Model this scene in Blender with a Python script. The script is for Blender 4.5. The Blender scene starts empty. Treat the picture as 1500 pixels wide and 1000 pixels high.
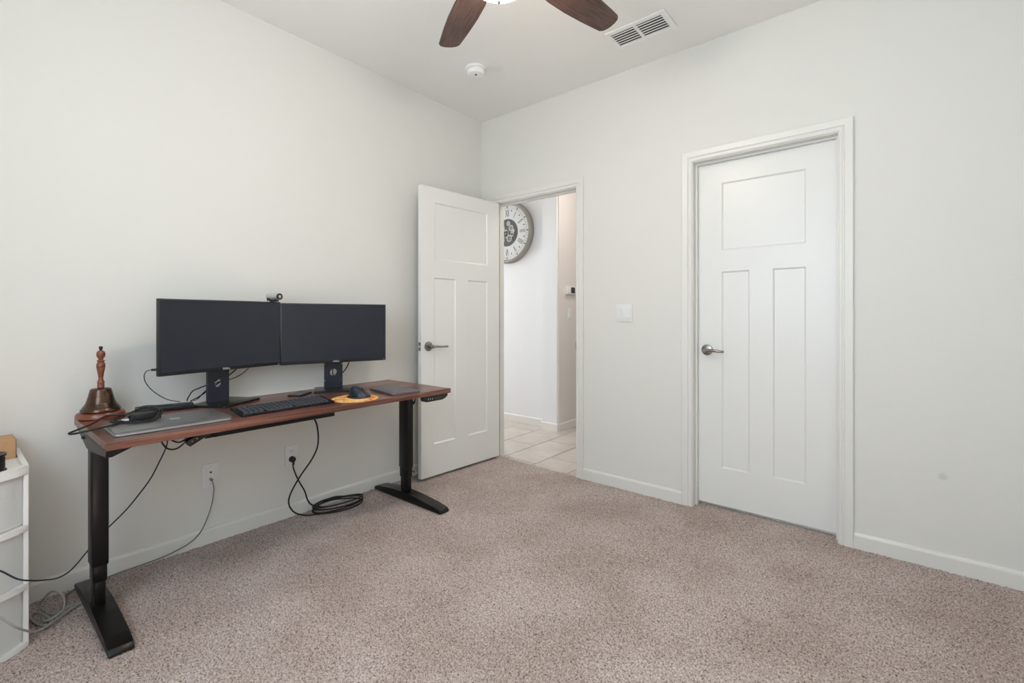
import bpy, bmesh, math, random
import numpy as np
from mathutils import Vector, Matrix
random.seed(7); rng = np.random.default_rng(7)
S = bpy.context.scene
C = S.collection
PI = math.pi

# ------------------------------------------------------------------ camera, world, light, exposure
H = 2.739                                        # ceiling height
cam_d = bpy.data.cameras.new('camera'); cam = bpy.data.objects.new('camera', cam_d); C.objects.link(cam)
cam.location = (2.656, -2.835, 1.132); cam.rotation_euler = (PI/2, 0, 0.68814)
cam_d.sensor_width = 36; cam_d.lens = 683.88/1500*36; cam_d.shift_y = -(500-463.4)/1500
cam_d.clip_start = 0.02
S.camera = cam
S.view_settings.view_transform = 'Standard'; S.view_settings.look = 'None'
S.view_settings.gamma = 1; S.view_settings.use_curve_mapping = False
S.view_settings.exposure = 0.03

W = bpy.data.worlds.new('sky'); S.world = W; W.use_nodes = True
W.node_tree.nodes['Background'].inputs[0].default_value = (0.70, 0.85, 1.0, 1)
W.node_tree.nodes['Background'].inputs[1].default_value = 5.7

def area(name, loc, rot, sx, sy, power, col):
    l = bpy.data.lights.new(name, 'AREA'); l.shape = 'RECTANGLE'; l.size = sx; l.size_y = sy
    l.energy = power; l.color = col
    o = bpy.data.objects.new(name, l); C.objects.link(o); o.location = loc; o.rotation_euler = rot
    return o
# daylight through the bedroom windows (behind the camera) and lamps added to light the hall
area('window_daylight', (2.10, -3.50, 1.65), (PI/2+1.15, 0, 0), 1.9, 1.4, 3.5, (0.92, 0.965, 1.0))
area('hall_daylight_lamp', (-2.6, 0.35, 1.55), (PI/2, 0, -PI/2+0.35), 0.6, 1.9, 39, (0.95, 0.97, 1.0))  # lamp inside the closed hall, in place of an unbuilt side window
area('hall_fill_lamp', (0.75, 0.9, 2.70), (0, 0, 0), 0.35, 0.35, 10.3, (1.0, 0.94, 0.89))  # lamp added to light the hall, no ceiling fitting is built

sn = bpy.data.lights.new('bounce_sun', 'SUN'); sn.energy = 26.0; sn.angle = .009; sn.color = (1.0, 0.97, 0.93)
so = bpy.data.objects.new('bounce_sun', sn); C.objects.link(so); so.location = (2, -8, 9)      # high sun: added so its carpet patch under the rear window brightens the ceiling
so.rotation_euler = Vector((.12, .42, -1)).to_track_quat('-Z', 'Y').to_euler()

# ------------------------------------------------------------------ helpers
def lin(c):
    return tuple(((v/255)/12.92 if v/255 <= .04045 else ((v/255+.055)/1.055)**2.4) for v in c)
MATS = {}
def mat(name, col, rough=.5, metal=0, bump=None, emis=None, trans=None, spec=None, coat=0):
    m = bpy.data.materials.new(name); m.use_nodes = True; MATS[name] = m
    b = m.node_tree.nodes['Principled BSDF']
    b.inputs['Base Color'].default_value = (*lin(col), 1)
    b.inputs['Roughness'].default_value = rough; b.inputs['Metallic'].default_value = metal
    if spec is not None: b.inputs['Specular IOR Level'].default_value = spec
    if coat: b.inputs['Coat Weight'].default_value = coat
    if trans is not None: b.inputs['Alpha'].default_value = trans
    if emis:
        b.inputs['Emission Color'].default_value = (*lin(emis[0]), 1); b.inputs['Emission Strength'].default_value = emis[1]
    if bump:
        n = m.node_tree.nodes; l = m.node_tree.links
        tc = n.new('ShaderNodeTexCoord'); no = n.new('ShaderNodeTexNoise'); bp = n.new('ShaderNodeBump')
        no.inputs['Scale'].default_value = bump[0]; no.inputs['Detail'].default_value = 3
        bp.inputs['Strength'].default_value = bump[1]; bp.inputs['Distance'].default_value = bump[2]
        l.new(tc.outputs['Object'], no.inputs['Vector']); l.new(no.outputs['Fac'], bp.inputs['Height']); l.new(bp.outputs['Normal'], b.inputs['Normal'])
    return m
def noisy(m, c1, c2, scale, vec=(1,1,1), detail=4, pos=(.35,.65), dist=0):
    n = m.node_tree.nodes; l = m.node_tree.links
    tc = n.new('ShaderNodeTexCoord'); mp = n.new('ShaderNodeMapping'); no = n.new('ShaderNodeTexNoise'); cr = n.new('ShaderNodeValToRGB')
    mp.inputs['Scale'].default_value = vec; no.inputs['Scale'].default_value = scale; no.inputs['Detail'].default_value = detail
    no.inputs['Distortion'].default_value = dist
    cr.color_ramp.elements[0].position = pos[0]; cr.color_ramp.elements[1].position = pos[1]
    cr.color_ramp.elements[0].color = (*lin(c1), 1); cr.color_ramp.elements[1].color = (*lin(c2), 1)
    l.new(tc.outputs['Object'], mp.inputs['Vector']); l.new(mp.outputs['Vector'], no.inputs['Vector'])
    l.new(no.outputs['Fac'], cr.inputs['Fac']); l.new(cr.outputs['Color'], n['Principled BSDF'].inputs['Base Color'])
    return m

wall_m   = mat('wall_paint', (223, 221, 214), .62, bump=(150, .22, .0015))
wallb_m  = mat('wall_paint_marked', (223, 221, 214), .62, bump=(150, .22, .0015))
def mark(m, c, r_):       # a faint round scuff low on the wall
    n = m.node_tree.nodes; l = m.node_tree.links
    tc = n.new('ShaderNodeTexCoord'); d = n.new('ShaderNodeVectorMath'); d.operation = 'DISTANCE'; d.inputs[1].default_value = c
    mr = n.new('ShaderNodeMapRange'); mr.inputs['From Min'].default_value = r_*.55; mr.inputs['From Max'].default_value = r_; mr.inputs['To Min'].default_value = 1; mr.inputs['To Max'].default_value = 0
    mx = n.new('ShaderNodeMix'); mx.data_type = 'RGBA'; mx.inputs['A'].default_value = (*lin((223, 221, 214)), 1); mx.inputs['B'].default_value = (*lin((207, 206, 203)), 1)
    l.new(tc.outputs['Object'], d.inputs[0]); l.new(d.outputs['Value'], mr.inputs['Value']); l.new(mr.outputs['Result'], mx.inputs['Factor'])
    l.new(mx.outputs['Result'], n['Principled BSDF'].inputs['Base Color'])
mark(wallb_m, (2.818, 0, .416), .020)
hall_m   = mat('hall_paint', (229, 229, 229), .5, bump=(150, .2, .0015))
beige_m  = mat('hall_beige_paint', (226, 218, 211), .6, bump=(150, .2, .0015))
ceil_m   = mat('ceiling_paint', (240, 239, 235), .75, bump=(110, .25, .002))
trim_m   = mat('white_trim', (226, 224, 217), .36)
door_m   = mat('white_door_paint', (231, 230, 225), .33)
plate_m  = mat('white_plastic', (229, 228, 224), .34)
fixture_m= mat('white_ceiling_fixture', (240, 240, 238), .35)
disc_m   = mat('painted_cover_disc', (235, 233, 227), .5)
grey_slot= mat('slot_grey', (70, 68, 66), .5)
black_pl = mat('black_plastic', (22, 22, 24), .42)
black_mt = mat('black_powder_coat', (17, 15, 14), .3, spec=.32)
black_mk = mat('black_metal', (34, 34, 37), .26, metal=.2)
navy_m   = mat('slate_plastic', (33, 38, 50), .36)
bezel_m  = mat('monitor_bezel', (33, 34, 36), .38)
screen_m = mat('monitor_screen', (27, 33, 44), .24, spec=.5)
silver_m = mat('silver_metal', (205, 205, 205), .3, metal=.8)
nickel_m = mat('satin_nickel', (150, 146, 140), .26, metal=1)
alu_m    = mat('space_grey_aluminium', (128, 128, 127), .38, metal=.55)
alu2_m   = mat('grey_aluminium_edge', (185, 185, 183), .35, metal=.5)
rubber_m = mat('black_rubber', (16, 16, 17), .55)
coaxcab_m= mat('coax_jacket', (118, 118, 114), .5)
greycab_m= mat('grey_cable_jacket', (172, 172, 168), .5)
dkcab_m  = mat('dark_cable_jacket', (40, 42, 48), .5)
blue_m   = mat('blue_cable_jacket', (36, 40, 62), .5)
brass_m  = noisy(mat('aged_bell_bronze', (112, 84, 62), .24, metal=.8), (74, 58, 48), (100, 78, 64), 30)
bwood_m  = noisy(mat('turned_reddish_wood', (120, 62, 38), .32, coat=.3), (104, 52, 34), (146, 80, 50), 14, (1,1,6))
card_m   = mat('cardboard', (190, 148, 108), .8)
tape_m   = mat('dark_cardboard_tape', (96, 60, 40), .7)  # darker brown than the carton, for its side sheet and slot
blade_m  = noisy(mat('dark_walnut_blade', (74, 52, 46), .42), (62, 42, 37), (92, 68, 60), 9, (1,9,1))
bronze_m = mat('fan_bronze', (60, 48, 42), .4, metal=.6)
bowl_m   = mat('frosted_glass_bowl', (255, 250, 240), .4, emis=((255, 241, 226), 65.0))
pvc_m    = mat('white_drawer_frame', (232, 230, 226), .38)
tile_m   = noisy(mat('beige_floor_tile', (196, 186, 177), .33), (186, 176, 167), (206, 197, 188), 5, pos=(.3,.7))
grout_m  = mat('tile_grout', (146, 136, 128), .8)
cream_m  = mat('clock_face_white', (214, 215, 212), .35)
clockrim = mat('clock_rim_grey', (150, 146, 136), .5, metal=.2)
ink_m    = mat('clock_numeral_grey', (62, 64, 62), .5)
gear_m   = mat('clock_gear_silver', (190, 188, 182), .4, metal=.2)
hub_m    = mat('clock_dark_recess', (84, 82, 80), .45, metal=.4)
thscr_m  = mat('thermostat_screen', (70, 62, 56), .25)
ledw_m   = mat('white_print', (220, 220, 222), .5)
darkduct = mat('vent_dark', (60, 58, 55), .8)

wood_m = mat('walnut_laminate', (120, 72, 56), .3, coat=.1)
def wood_nodes(m):
    n = m.node_tree.nodes; l = m.node_tree.links
    tc = n.new('ShaderNodeTexCoord'); mp = n.new('ShaderNodeMapping'); mp.inputs['Scale'].default_value = (26, 1.3, 26)
    a = n.new('ShaderNodeTexNoise'); a.inputs['Scale'].default_value = 1.6; a.inputs['Detail'].default_value = 7; a.inputs['Distortion'].default_value = .8
    mp2 = n.new('ShaderNodeMapping'); mp2.inputs['Scale'].default_value = (7, .5, 7)
    b2 = n.new('ShaderNodeTexNoise'); b2.inputs['Scale'].default_value = 1.8; b2.inputs['Detail'].default_value = 2
    mx = n.new('ShaderNodeMath'); mx.operation = 'MULTIPLY_ADD'; mx.inputs[1].default_value = .5
    h = n.new('ShaderNodeMath'); h.operation = 'MULTIPLY'; h.inputs[1].default_value = .5
    cr = n.new('ShaderNodeValToRGB'); e = cr.color_ramp.elements
    e[0].position = .41; e[0].color = (*lin((66, 40, 33)), 1); e[1].position = .58; e[1].color = (*lin((134, 88, 72)), 1)
    k = cr.color_ramp.elements.new(.5); k.color = (*lin((102, 60, 48)), 1)
    l.new(tc.outputs['Object'], mp.inputs[0]); l.new(tc.outputs['Object'], mp2.inputs[0])
    l.new(mp.outputs[0], a.inputs['Vector']); l.new(mp2.outputs[0], b2.inputs['Vector'])
    l.new(b2.outputs['Fac'], h.inputs[0]); l.new(a.outputs['Fac'], mx.inputs[0]); l.new(h.outputs[0], mx.inputs[2])
    l.new(mx.outputs[0], cr.inputs['Fac']); l.new(cr.outputs['Color'], n['Principled BSDF'].inputs['Base Color'])
wood_nodes(wood_m)

def carpet_nodes(m):
    n = m.node_tree.nodes; l = m.node_tree.links; p = n['Principled BSDF']
    tc = n.new('ShaderNodeTexCoord')
    f = n.new('ShaderNodeTexNoise'); f.inputs['Scale'].default_value = 165; f.inputs['Detail'].default_value = 3; f.inputs['Roughness'].default_value = .7
    cr = n.new('ShaderNodeValToRGB'); e = cr.color_ramp.elements
    e[0].position = .34; e[0].color = (*lin((96, 82, 75)), 1); e[1].position = .68; e[1].color = (*lin((224, 212, 205)), 1)
    k = cr.color_ramp.elements.new(.46); k.color = (*lin((182, 166, 158)), 1)
    g = n.new('ShaderNodeTexNoise'); g.inputs['Scale'].default_value = 2.6; g.inputs['Detail'].default_value = 4
    cg = n.new('ShaderNodeValToRGB'); e2 = cg.color_ramp.elements
    e2[0].position = .38; e2[0].color = (.84, .81, .79, 1); e2[1].position = .62; e2[1].color = (1, 1, 1, 1)
    mx = n.new('ShaderNodeMix'); mx.data_type = 'RGBA'; mx.blend_type = 'MULTIPLY'; mx.inputs[0].default_value = 1
    bp = n.new('ShaderNodeBump'); bp.inputs['Strength'].default_value = .5; bp.inputs['Distance'].default_value = .004
    l.new(tc.outputs['Object'], f.inputs['Vector']); l.new(tc.outputs['Object'], g.inputs['Vector'])
    l.new(f.outputs['Fac'], cr.inputs['Fac']); l.new(g.outputs['Fac'], cg.inputs['Fac'])
    l.new(cr.outputs['Color'], mx.inputs['A']); l.new(cg.outputs['Color'], mx.inputs['B'])
    l.new(mx.outputs['Result'], p.inputs['Base Color'])
    l.new(f.outputs['Fac'], bp.inputs['Height']); l.new(bp.outputs['Normal'], p.inputs['Normal'])
carpet_m = mat('carpet', (178, 164, 155), .95, spec=.1); carpet_nodes(carpet_m)

def clear_plastic():
    m = mat('translucent_drawer_plastic', (240, 241, 238), .4)
    n = m.node_tree.nodes; l = m.node_tree.links
    t = n.new('ShaderNodeBsdfTransparent'); t.inputs[0].default_value = (.93, .94, .94, 1)
    mix = n.new('ShaderNodeMixShader'); mix.inputs[0].default_value = .62
    l.new(t.outputs[0], mix.inputs[1]); l.new(n['Principled BSDF'].outputs[0], mix.inputs[2]); l.new(mix.outputs[0], n['Material Output'].inputs[0])
    return m
clear_m = clear_plastic()

def pad_mat():      # round pad: yellow/orange rim, pale marks and red patches
    m = mat('patterned_mouse_pad', (235, 160, 80), .75)
    n = m.node_tree.nodes; l = m.node_tree.links
    tc = n.new('ShaderNodeTexCoord'); no = n.new('ShaderNodeTexNoise'); no.inputs['Scale'].default_value = 22; no.inputs['Detail'].default_value = 2
    cr = n.new('ShaderNodeValToRGB'); cr.color_ramp.interpolation = 'LINEAR'; e = cr.color_ramp.elements
    e[0].position = .36; e[0].color = (*lin((206, 84, 60)), 1); e[1].position = .44; e[1].color = (*lin((240, 176, 92)), 1)
    for ps, c in ((.54, (248, 204, 128)), (.6, (240, 170, 92)), (.68, (240, 226, 208))):
        k = e.new(ps); k.color = (*lin(c), 1)
    l.new(tc.outputs['Object'], no.inputs['Vector']); l.new(no.outputs['Fac'], cr.inputs['Fac']); l.new(cr.outputs['Color'], n['Principled BSDF'].inputs['Base Color'])
    return m
pad_m = pad_mat()

def link(name, bm, m, parent=None, smooth=False, loc=None, rot=None, angle=35):
    me = bpy.data.meshes.new(name)
    bmesh.ops.recalc_face_normals(bm, faces=bm.faces)
    bm.to_mesh(me); bm.free()
    me.materials.append(m)
    o = bpy.data.objects.new(name, me); C.objects.link(o)
    if smooth:
        for p in me.polygons: p.use_smooth = True
        try: me.set_sharp_from_angle(angle=math.radians(angle))
        except Exception: pass
    if parent: o.parent = parent
    if loc: o.location = loc
    if rot: o.rotation_euler = rot
    return o
def B(): return bmesh.new()
def box(bm, lo, hi, bev=0, seg=2, M=None):
    t = bmesh.new(); bmesh.ops.create_cube(t, size=1)
    s = [hi[i]-lo[i] for i in range(3)]; c = [(hi[i]+lo[i])/2 for i in range(3)]
    for v in t.verts: v.co = Vector((v.co.x*s[0]+c[0], v.co.y*s[1]+c[1], v.co.z*s[2]+c[2]))
    if bev: bmesh.ops.bevel(t, geom=t.edges[:], offset=min(bev, min(s)*.49), segments=seg, profile=.5, affect='EDGES')
    if M: t.transform(M)
    merge(bm, t)
def merge(bm, t):
    me = bpy.data.meshes.new('t'); t.to_mesh(me); t.free(); bm.from_mesh(me); bpy.data.meshes.remove(me)
def lathe(bm, prof, n=40, M=None, loop=False):
    t = bmesh.new(); rings = []
    for r, z in prof:
        if r < 1e-6: rings.append([t.verts.new((0, 0, z))])
        else: rings.append([t.verts.new((r*math.cos(2*PI*i/n), r*math.sin(2*PI*i/n), z)) for i in range(n)])
    for a, b in zip(rings, rings[1:]+(rings[:1] if loop else [])):
        for i in range(n):
            j = (i+1) % n
            if len(a) == 1 and len(b) == 1: continue
            if len(a) == 1: t.faces.new((a[0], b[i], b[j]))
            elif len(b) == 1: t.faces.new((a[i], a[j], b[0]))
            else: t.faces.new((a[i], a[j], b[j], b[i]))
    for rg in (() if loop else (rings[0], rings[-1])):
        if len(rg) > 1: t.faces.new(rg)
    if M: t.transform(M)
    merge(bm, t)
def cyl(bm, p0, p1, r, n=20, r1=None):
    p0, p1 = Vector(p0), Vector(p1); d = p1-p0
    M = Matrix.Translation(p0) @ d.to_track_quat('Z', 'Y').to_matrix().to_4x4()
    lathe(bm, [(r, 0), (r if r1 is None else r1, d.length)], n, M)
def smoothpath(P, sub=6, closed=False):
    P = [Vector(p) for p in P]; out = []; n = len(P)
    for i in range(n if closed else n-1):
        if closed: a, b, c, d = P[i-1], P[i], P[(i+1) % n], P[(i+2) % n]
        else: a, b, c, d = P[max(i-1, 0)], P[i], P[i+1], P[min(i+2, n-1)]
        for k in range(sub):
            t = k/sub
            out.append(.5*((2*b)+(c-a)*t+(2*a-5*b+4*c-d)*t*t+(3*b-a-3*c+d)*t**3))
    if not closed: out.append(P[-1])
    return out
def tube(bm, P, r, n=8, sub=6, smooth=True, closed=False, radii=None):
    pts = smoothpath(P, sub, closed) if smooth else [Vector(p) for p in P]
    m = len(pts); rings = []
    T0 = (pts[1]-pts[0]).normalized(); up = Vector((0, 0, 1)) if abs(T0.z) < .9 else Vector((1, 0, 0))
    N = T0.cross(up).normalized()
    t = bmesh.new()
    for i, p in enumerate(pts):
        if closed: T = (pts[(i+1) % m]-pts[i-1]).normalized()
        else: T = (pts[min(i+1, m-1)]-pts[max(i-1, 0)]).normalized()
        N = (N-T*N.dot(T)).normalized(); Bn = T.cross(N)
        rr = r if radii is None else radii[0]+(radii[1]-radii[0])*i/(m-1)
        rings.append([t.verts.new(p+(N*math.cos(2*PI*k/n)+Bn*math.sin(2*PI*k/n))*rr) for k in range(n)])
    rng_ = range(m if closed else m-1)
    for i in rng_:
        a, b = rings[i], rings[(i+1) % m]
        for k in range(n): t.faces.new((a[k], a[(k+1) % n], b[(k+1) % n], b[k]))
    if not closed:
        t.faces.new(rings[0]); t.faces.new(rings[-1])
    merge(bm, t)
def prism(bm, poly, z0, z1, bev=0, M=None):
    t = bmesh.new()
    a = [t.verts.new((x, y, z0)) for x, y in poly]; b = [t.verts.new((x, y, z1)) for x, y in poly]
    t.faces.new(a[::-1]); t.faces.new(b); n = len(poly)
    for i in range(n): t.faces.new((a[i], a[(i+1) % n], b[(i+1) % n], b[i]))
    if bev: bmesh.ops.bevel(t, geom=t.edges[:], offset=bev, segments=2, profile=.5, affect='EDGES')
    if M: t.transform(M)
    merge(bm, t)
def rrect(w, h, r, n=6, cx=0, cy=0):
    out = []
    for sx, sy, a0 in ((1, 1, 0), (-1, 1, 90), (-1, -1, 180), (1, -1, 270)):
        for k in range(n+1):
            a = math.radians(a0+90*k/n); out.append((cx+sx*(w/2-r)+r*math.cos(a), cy+sy*(h/2-r)+r*math.sin(a)))
    return out
def tag(o, label, cat, group=None, kind=None):
    if kind: o['kind'] = kind
    o['label'] = label; o['category'] = cat
    if group: o['group'] = group
    return o
def struct(o): o['kind'] = 'structure'; return o
def empty(name, loc, rz=0):
    o = bpy.data.objects.new(name, None); C.objects.link(o); o.location = loc; o.rotation_euler = (0, 0, rz); o.empty_display_size = .1
    return o
def text_bm(s, size, depth, M, xs=1):
    cu = bpy.data.curves.new('t', 'FONT'); cu.body = s; cu.size = size; cu.extrude = depth; cu.align_x = 'CENTER'; cu.align_y = 'CENTER'
    o = bpy.data.objects.new('t', cu); C.objects.link(o)
    bpy.context.view_layer.update()
    me = bpy.data.meshes.new_from_object(o.evaluated_get(bpy.context.evaluated_depsgraph_get()))
    bpy.data.objects.remove(o)
    me.transform(M @ Matrix.Diagonal((xs, 1, 1, 1)))
    bm = B(); bm.from_mesh(me); bpy.data.meshes.remove(me); return bm

# ------------------------------------------------------------------ room shell
RX, RY = 3.36, -3.46           # right wall x, rear wall y
WT = .10                       # wall thickness of the door wall
DX0, DX1 = .155, .917          # hall doorway clear width
KX0, KX1 = 1.719, 2.436        # closet doorway clear width
DZ = 2.052                     # head height

def walls():
    b = B()
    for lo, hi in (((-.12, 0, 0), (DX0-.018, WT, H)), ((DX1+.018, 0, 0), (KX0-.018, WT, H)), ((KX1+.018, 0, 0), (RX, WT, H)),
                   ((DX0-.018, 0, DZ+.018), (DX1+.018, WT, H)), ((KX0-.018, 0, DZ+.018), (KX1+.018, WT, H))):
        box(b, lo, hi)
    struct(link('wall_back', b, wallb_m))
    b = B(); box(b, (-.12, RY, -.02), (0, 0, H)); struct(link('wall_left', b, wall_m))
    b = B()      # rear wall with window opening
    wx0, wx1, wz0, wz1 = 1.10, 3.10, .9, 2.40
    for lo, hi in (((0, RY-.12, -.02), (wx0, RY, H)), ((wx1, RY-.12, -.02), (RX, RY, H)), ((wx0, RY-.12, -.02), (wx1, RY, wz0)), ((wx0, RY-.12, wz1), (wx1, RY, H))):
        box(b, lo, hi)
    struct(link('wall_front', b, wall_m))
    b = B()
    for lo, hi in (((wx0, RY-.08, wz0), (wx0+.05, RY-.03, wz1)), ((wx1-.05, RY-.08, wz0), (wx1, RY-.03, wz1)), ((wx0+.05, RY-.08, wz0), (wx1-.05, RY-.03, wz0+.05)),
                   ((wx0+.05, RY-.08, wz1-.05), (wx1-.05, RY-.03, wz1))): box(b, lo, hi)
    struct(link('window_1', b, trim_m))
    b = B()
    box(b, (RX, RY, -.02), (RX+.12, 0.1, H)); struct(link('wall_right', b, wall_m))
    b = B(); box(b, (-3.2, RY-.12, H), (RX+.12, 4.2, H+.1)); struct(link('ceiling', b, ceil_m))
    # closet behind the closed door
    b = B(); box(b, (1.25, .80, -.02), (RX, .86, H)); box(b, (1.19, WT, -.02), (1.25, .86, H)); struct(link('wall_closet', b, wall_m))
    # hall
    b = B(); box(b, (-3.2, 1.09, 0), (-.10, 4.2, H)); struct(link('wall_hall', b, hall_m))
    b = B(); box(b, (-.10, 1.00, 0), (.075, 4.2, H)); struct(link('wall_pillar', b, hall_m))
    b = B(); box(b, (.075, 1.012, 0), (.090, 4.2, H)); struct(link('wall_hall_side', b, beige_m))
    b = B(); box(b, (1.19, .86, 0), (1.25, 4.2, H)); box(b, (.09, 3.3, 0), (1.19, 3.4, H)); struct(link('wall_hall_end', b, hall_m))
    b = B()      # hall side opposite (behind the desk wall) and a closed far end; an added lamp lights it
    box(b, (-3.2, -.10, 0), (-.12, 0, H)); box(b, (-3.2, 0, 0), (-3.1, 1.09, H)); struct(link('wall_hall_near', b, hall_m))
walls()

def carpet():
    st = .0052
    x0, x1, y0, y1 = 0.0, RX, RY, .102
    nx, ny = int((x1-x0)/st)+1, int((y1-y0)/st)+1
    xs = np.linspace(x0, x1, nx); ys = np.linspace(y0, y1, ny)
    Xg, Yg = np.meshgrid(xs, ys)
    z = rng.normal(0, .0022, Xg.shape)
    big = np.sin(Xg*5.1+np.sin(Yg*3.3)*1.7)*np.sin(Yg*4.3+np.sin(Xg*2.9)*1.3)*.0012
    z = np.clip(z, -.005, .005)+big
    Xj = Xg+rng.uniform(-.0016, .0016, Xg.shape); Yj = Yg+rng.uniform(-.0016, .0016, Xg.shape)
    co = np.stack([Xj, Yj, z], -1).reshape(-1, 3).astype(np.float32)
    i = np.arange(ny-1)[:, None]*nx+np.arange(nx-1)[None, :]
    q = np.stack([i, i+1, i+1+nx, i+nx], -1).reshape(-1, 4)
    xc = (Xg[:-1, :-1]+st/2).ravel(); yc = (Yg[:-1, :-1]+st/2).ravel()
    keep = (yc < 0) | ((xc > DX0) & (xc < DX1) & (yc < .02+.012*np.sin(xc*9))) | ((xc > KX0) & (xc < KX1))
    q = q[keep]
    me = bpy.data.meshes.new('floor')
    me.vertices.add(len(co)); me.vertices.foreach_set('co', co.ravel())
    me.loops.add(q.size); me.loops.foreach_set('vertex_index', q.ravel().astype(np.int32))
    me.polygons.add(len(q)); me.polygons.foreach_set('loop_start', np.arange(0, q.size, 4, dtype=np.int32))
    me.polygons.foreach_set('use_smooth', np.ones(len(q), bool))
    me.update(calc_edges=True); me.materials.append(carpet_m)
    o = bpy.data.objects.new('floor', me); C.objects.link(o); struct(o)
carpet()
def hall_floor():
    b = B(); box(b, (-3.2, 0.0, -.05), (1.25, 4.2, -.006)); box(b, (1.25, WT, -.05), (RX, .86, -.006))
    struct(link('floor_hall_base', b, grout_m))
    b = B(); g = .0035; k = 0
    x = .205-.305*9
    cols = []
    for i in range(-9, 4):
        xa = .205+i*.31; off = (.67-.61+(i)*.2035) % .61
        y = off-.61
        while y < 3.3:
            lo = (xa+g, max(y+g, .005), -.012); hi = (xa+.31-g, y+.61-g, .0)
            if hi[1] > lo[1]+.01 and hi[0] < 1.3: box(b, lo, hi, .002, 1)
            y += .61
    struct(link('floor_hall', b, tile_m))
hall_floor()

def casing(name, x0, x1, z, w):
    prof = [(0, 0), (0, .009), (.004, .012), (.014, .012), (.017, .009), (.022, .009), (.026, .015), (.044, .0165), (w-.003, .0175), (w, .015), (w, 0)]
    b = B()
    rows = []
    for o, t in prof:
        rows.append([b.verts.new(p) for p in ((x0-o, -t, 0), (x0-o, -t, z+o), (x1+o, -t, z+o), (x1+o, -t, 0))])
    for r0, r1 in zip(rows, rows[1:]):
        for k in range(3): b.faces.new((r0[k], r0[k+1], r1[k+1], r1[k]))
    # jambs and stops
    j = .018
    box(b, (x0-j+.004, -.001, 0), (x0+.004, WT+.001, z-.004)); box(b, (x1-.004, -.001, 0), (x1-.004+j, WT+.001, z-.004)); box(b, (x0-j, -.001, z-.004), (x1+j, WT+.001, z-.004+j))
    s0, s1 = (.040, .072)
    box(b, (x0+.004, s0, 0), (x0+.014, s1, z-.014), .001); box(b, (x1-.014, s0, 0), (x1-.004, s1, z-.014), .001); box(b, (x0+.004, s0, z-.014), (x1-.004, s1, z-.004), .001)
    return struct(link(name, b, trim_m))
casing('trim_1', DX0-.003, DX1, DZ-.008, .058)
casing('trim_2', KX0, KX1, DZ, .060)

def baseboard(name, segs, m=trim_m, hgt=.076):
    b = B(); prof = [(0, -.004), (.0135, -.004), (.0135, hgt-.013), (.0115, hgt-.006), (.006, hgt), (0, hgt)]
    for p0, p1, nrm in segs:
        a = [b.verts.new((p0[0]+nrm[0]*t, p0[1]+nrm[1]*t, z)) for t, z in prof]
        c = [b.verts.new((p1[0]+nrm[0]*t, p1[1]+nrm[1]*t, z)) for t, z in prof]
        n = len(prof)
        for i in range(n): b.faces.new((a[i], a[(i+1) % n], c[(i+1) % n], c[i]))
        b.faces.new(a[::-1]); b.faces.new(c)
    return struct(link(name, b, m))
baseboard('baseboard_left', [((0, RY), (0, 0), (1, 0))])
baseboard('baseboard_back', [((.0135, 0), (DX0-.062, 0), (0, -1)), ((DX1+.0585, 0), (KX0-.0605, 0), (0, -1)), ((KX1+.0605, 0), (RX, 0), (0, -1))])
baseboard('baseboard_hall', [((-3.1, 1.09), (-.10, 1.09), (0, -1)), ((-.1135, 1.0), (.0885, 1.0), (0, -1)), ((.09, 1.0), (.09, 3.3), (1, 0))])

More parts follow.
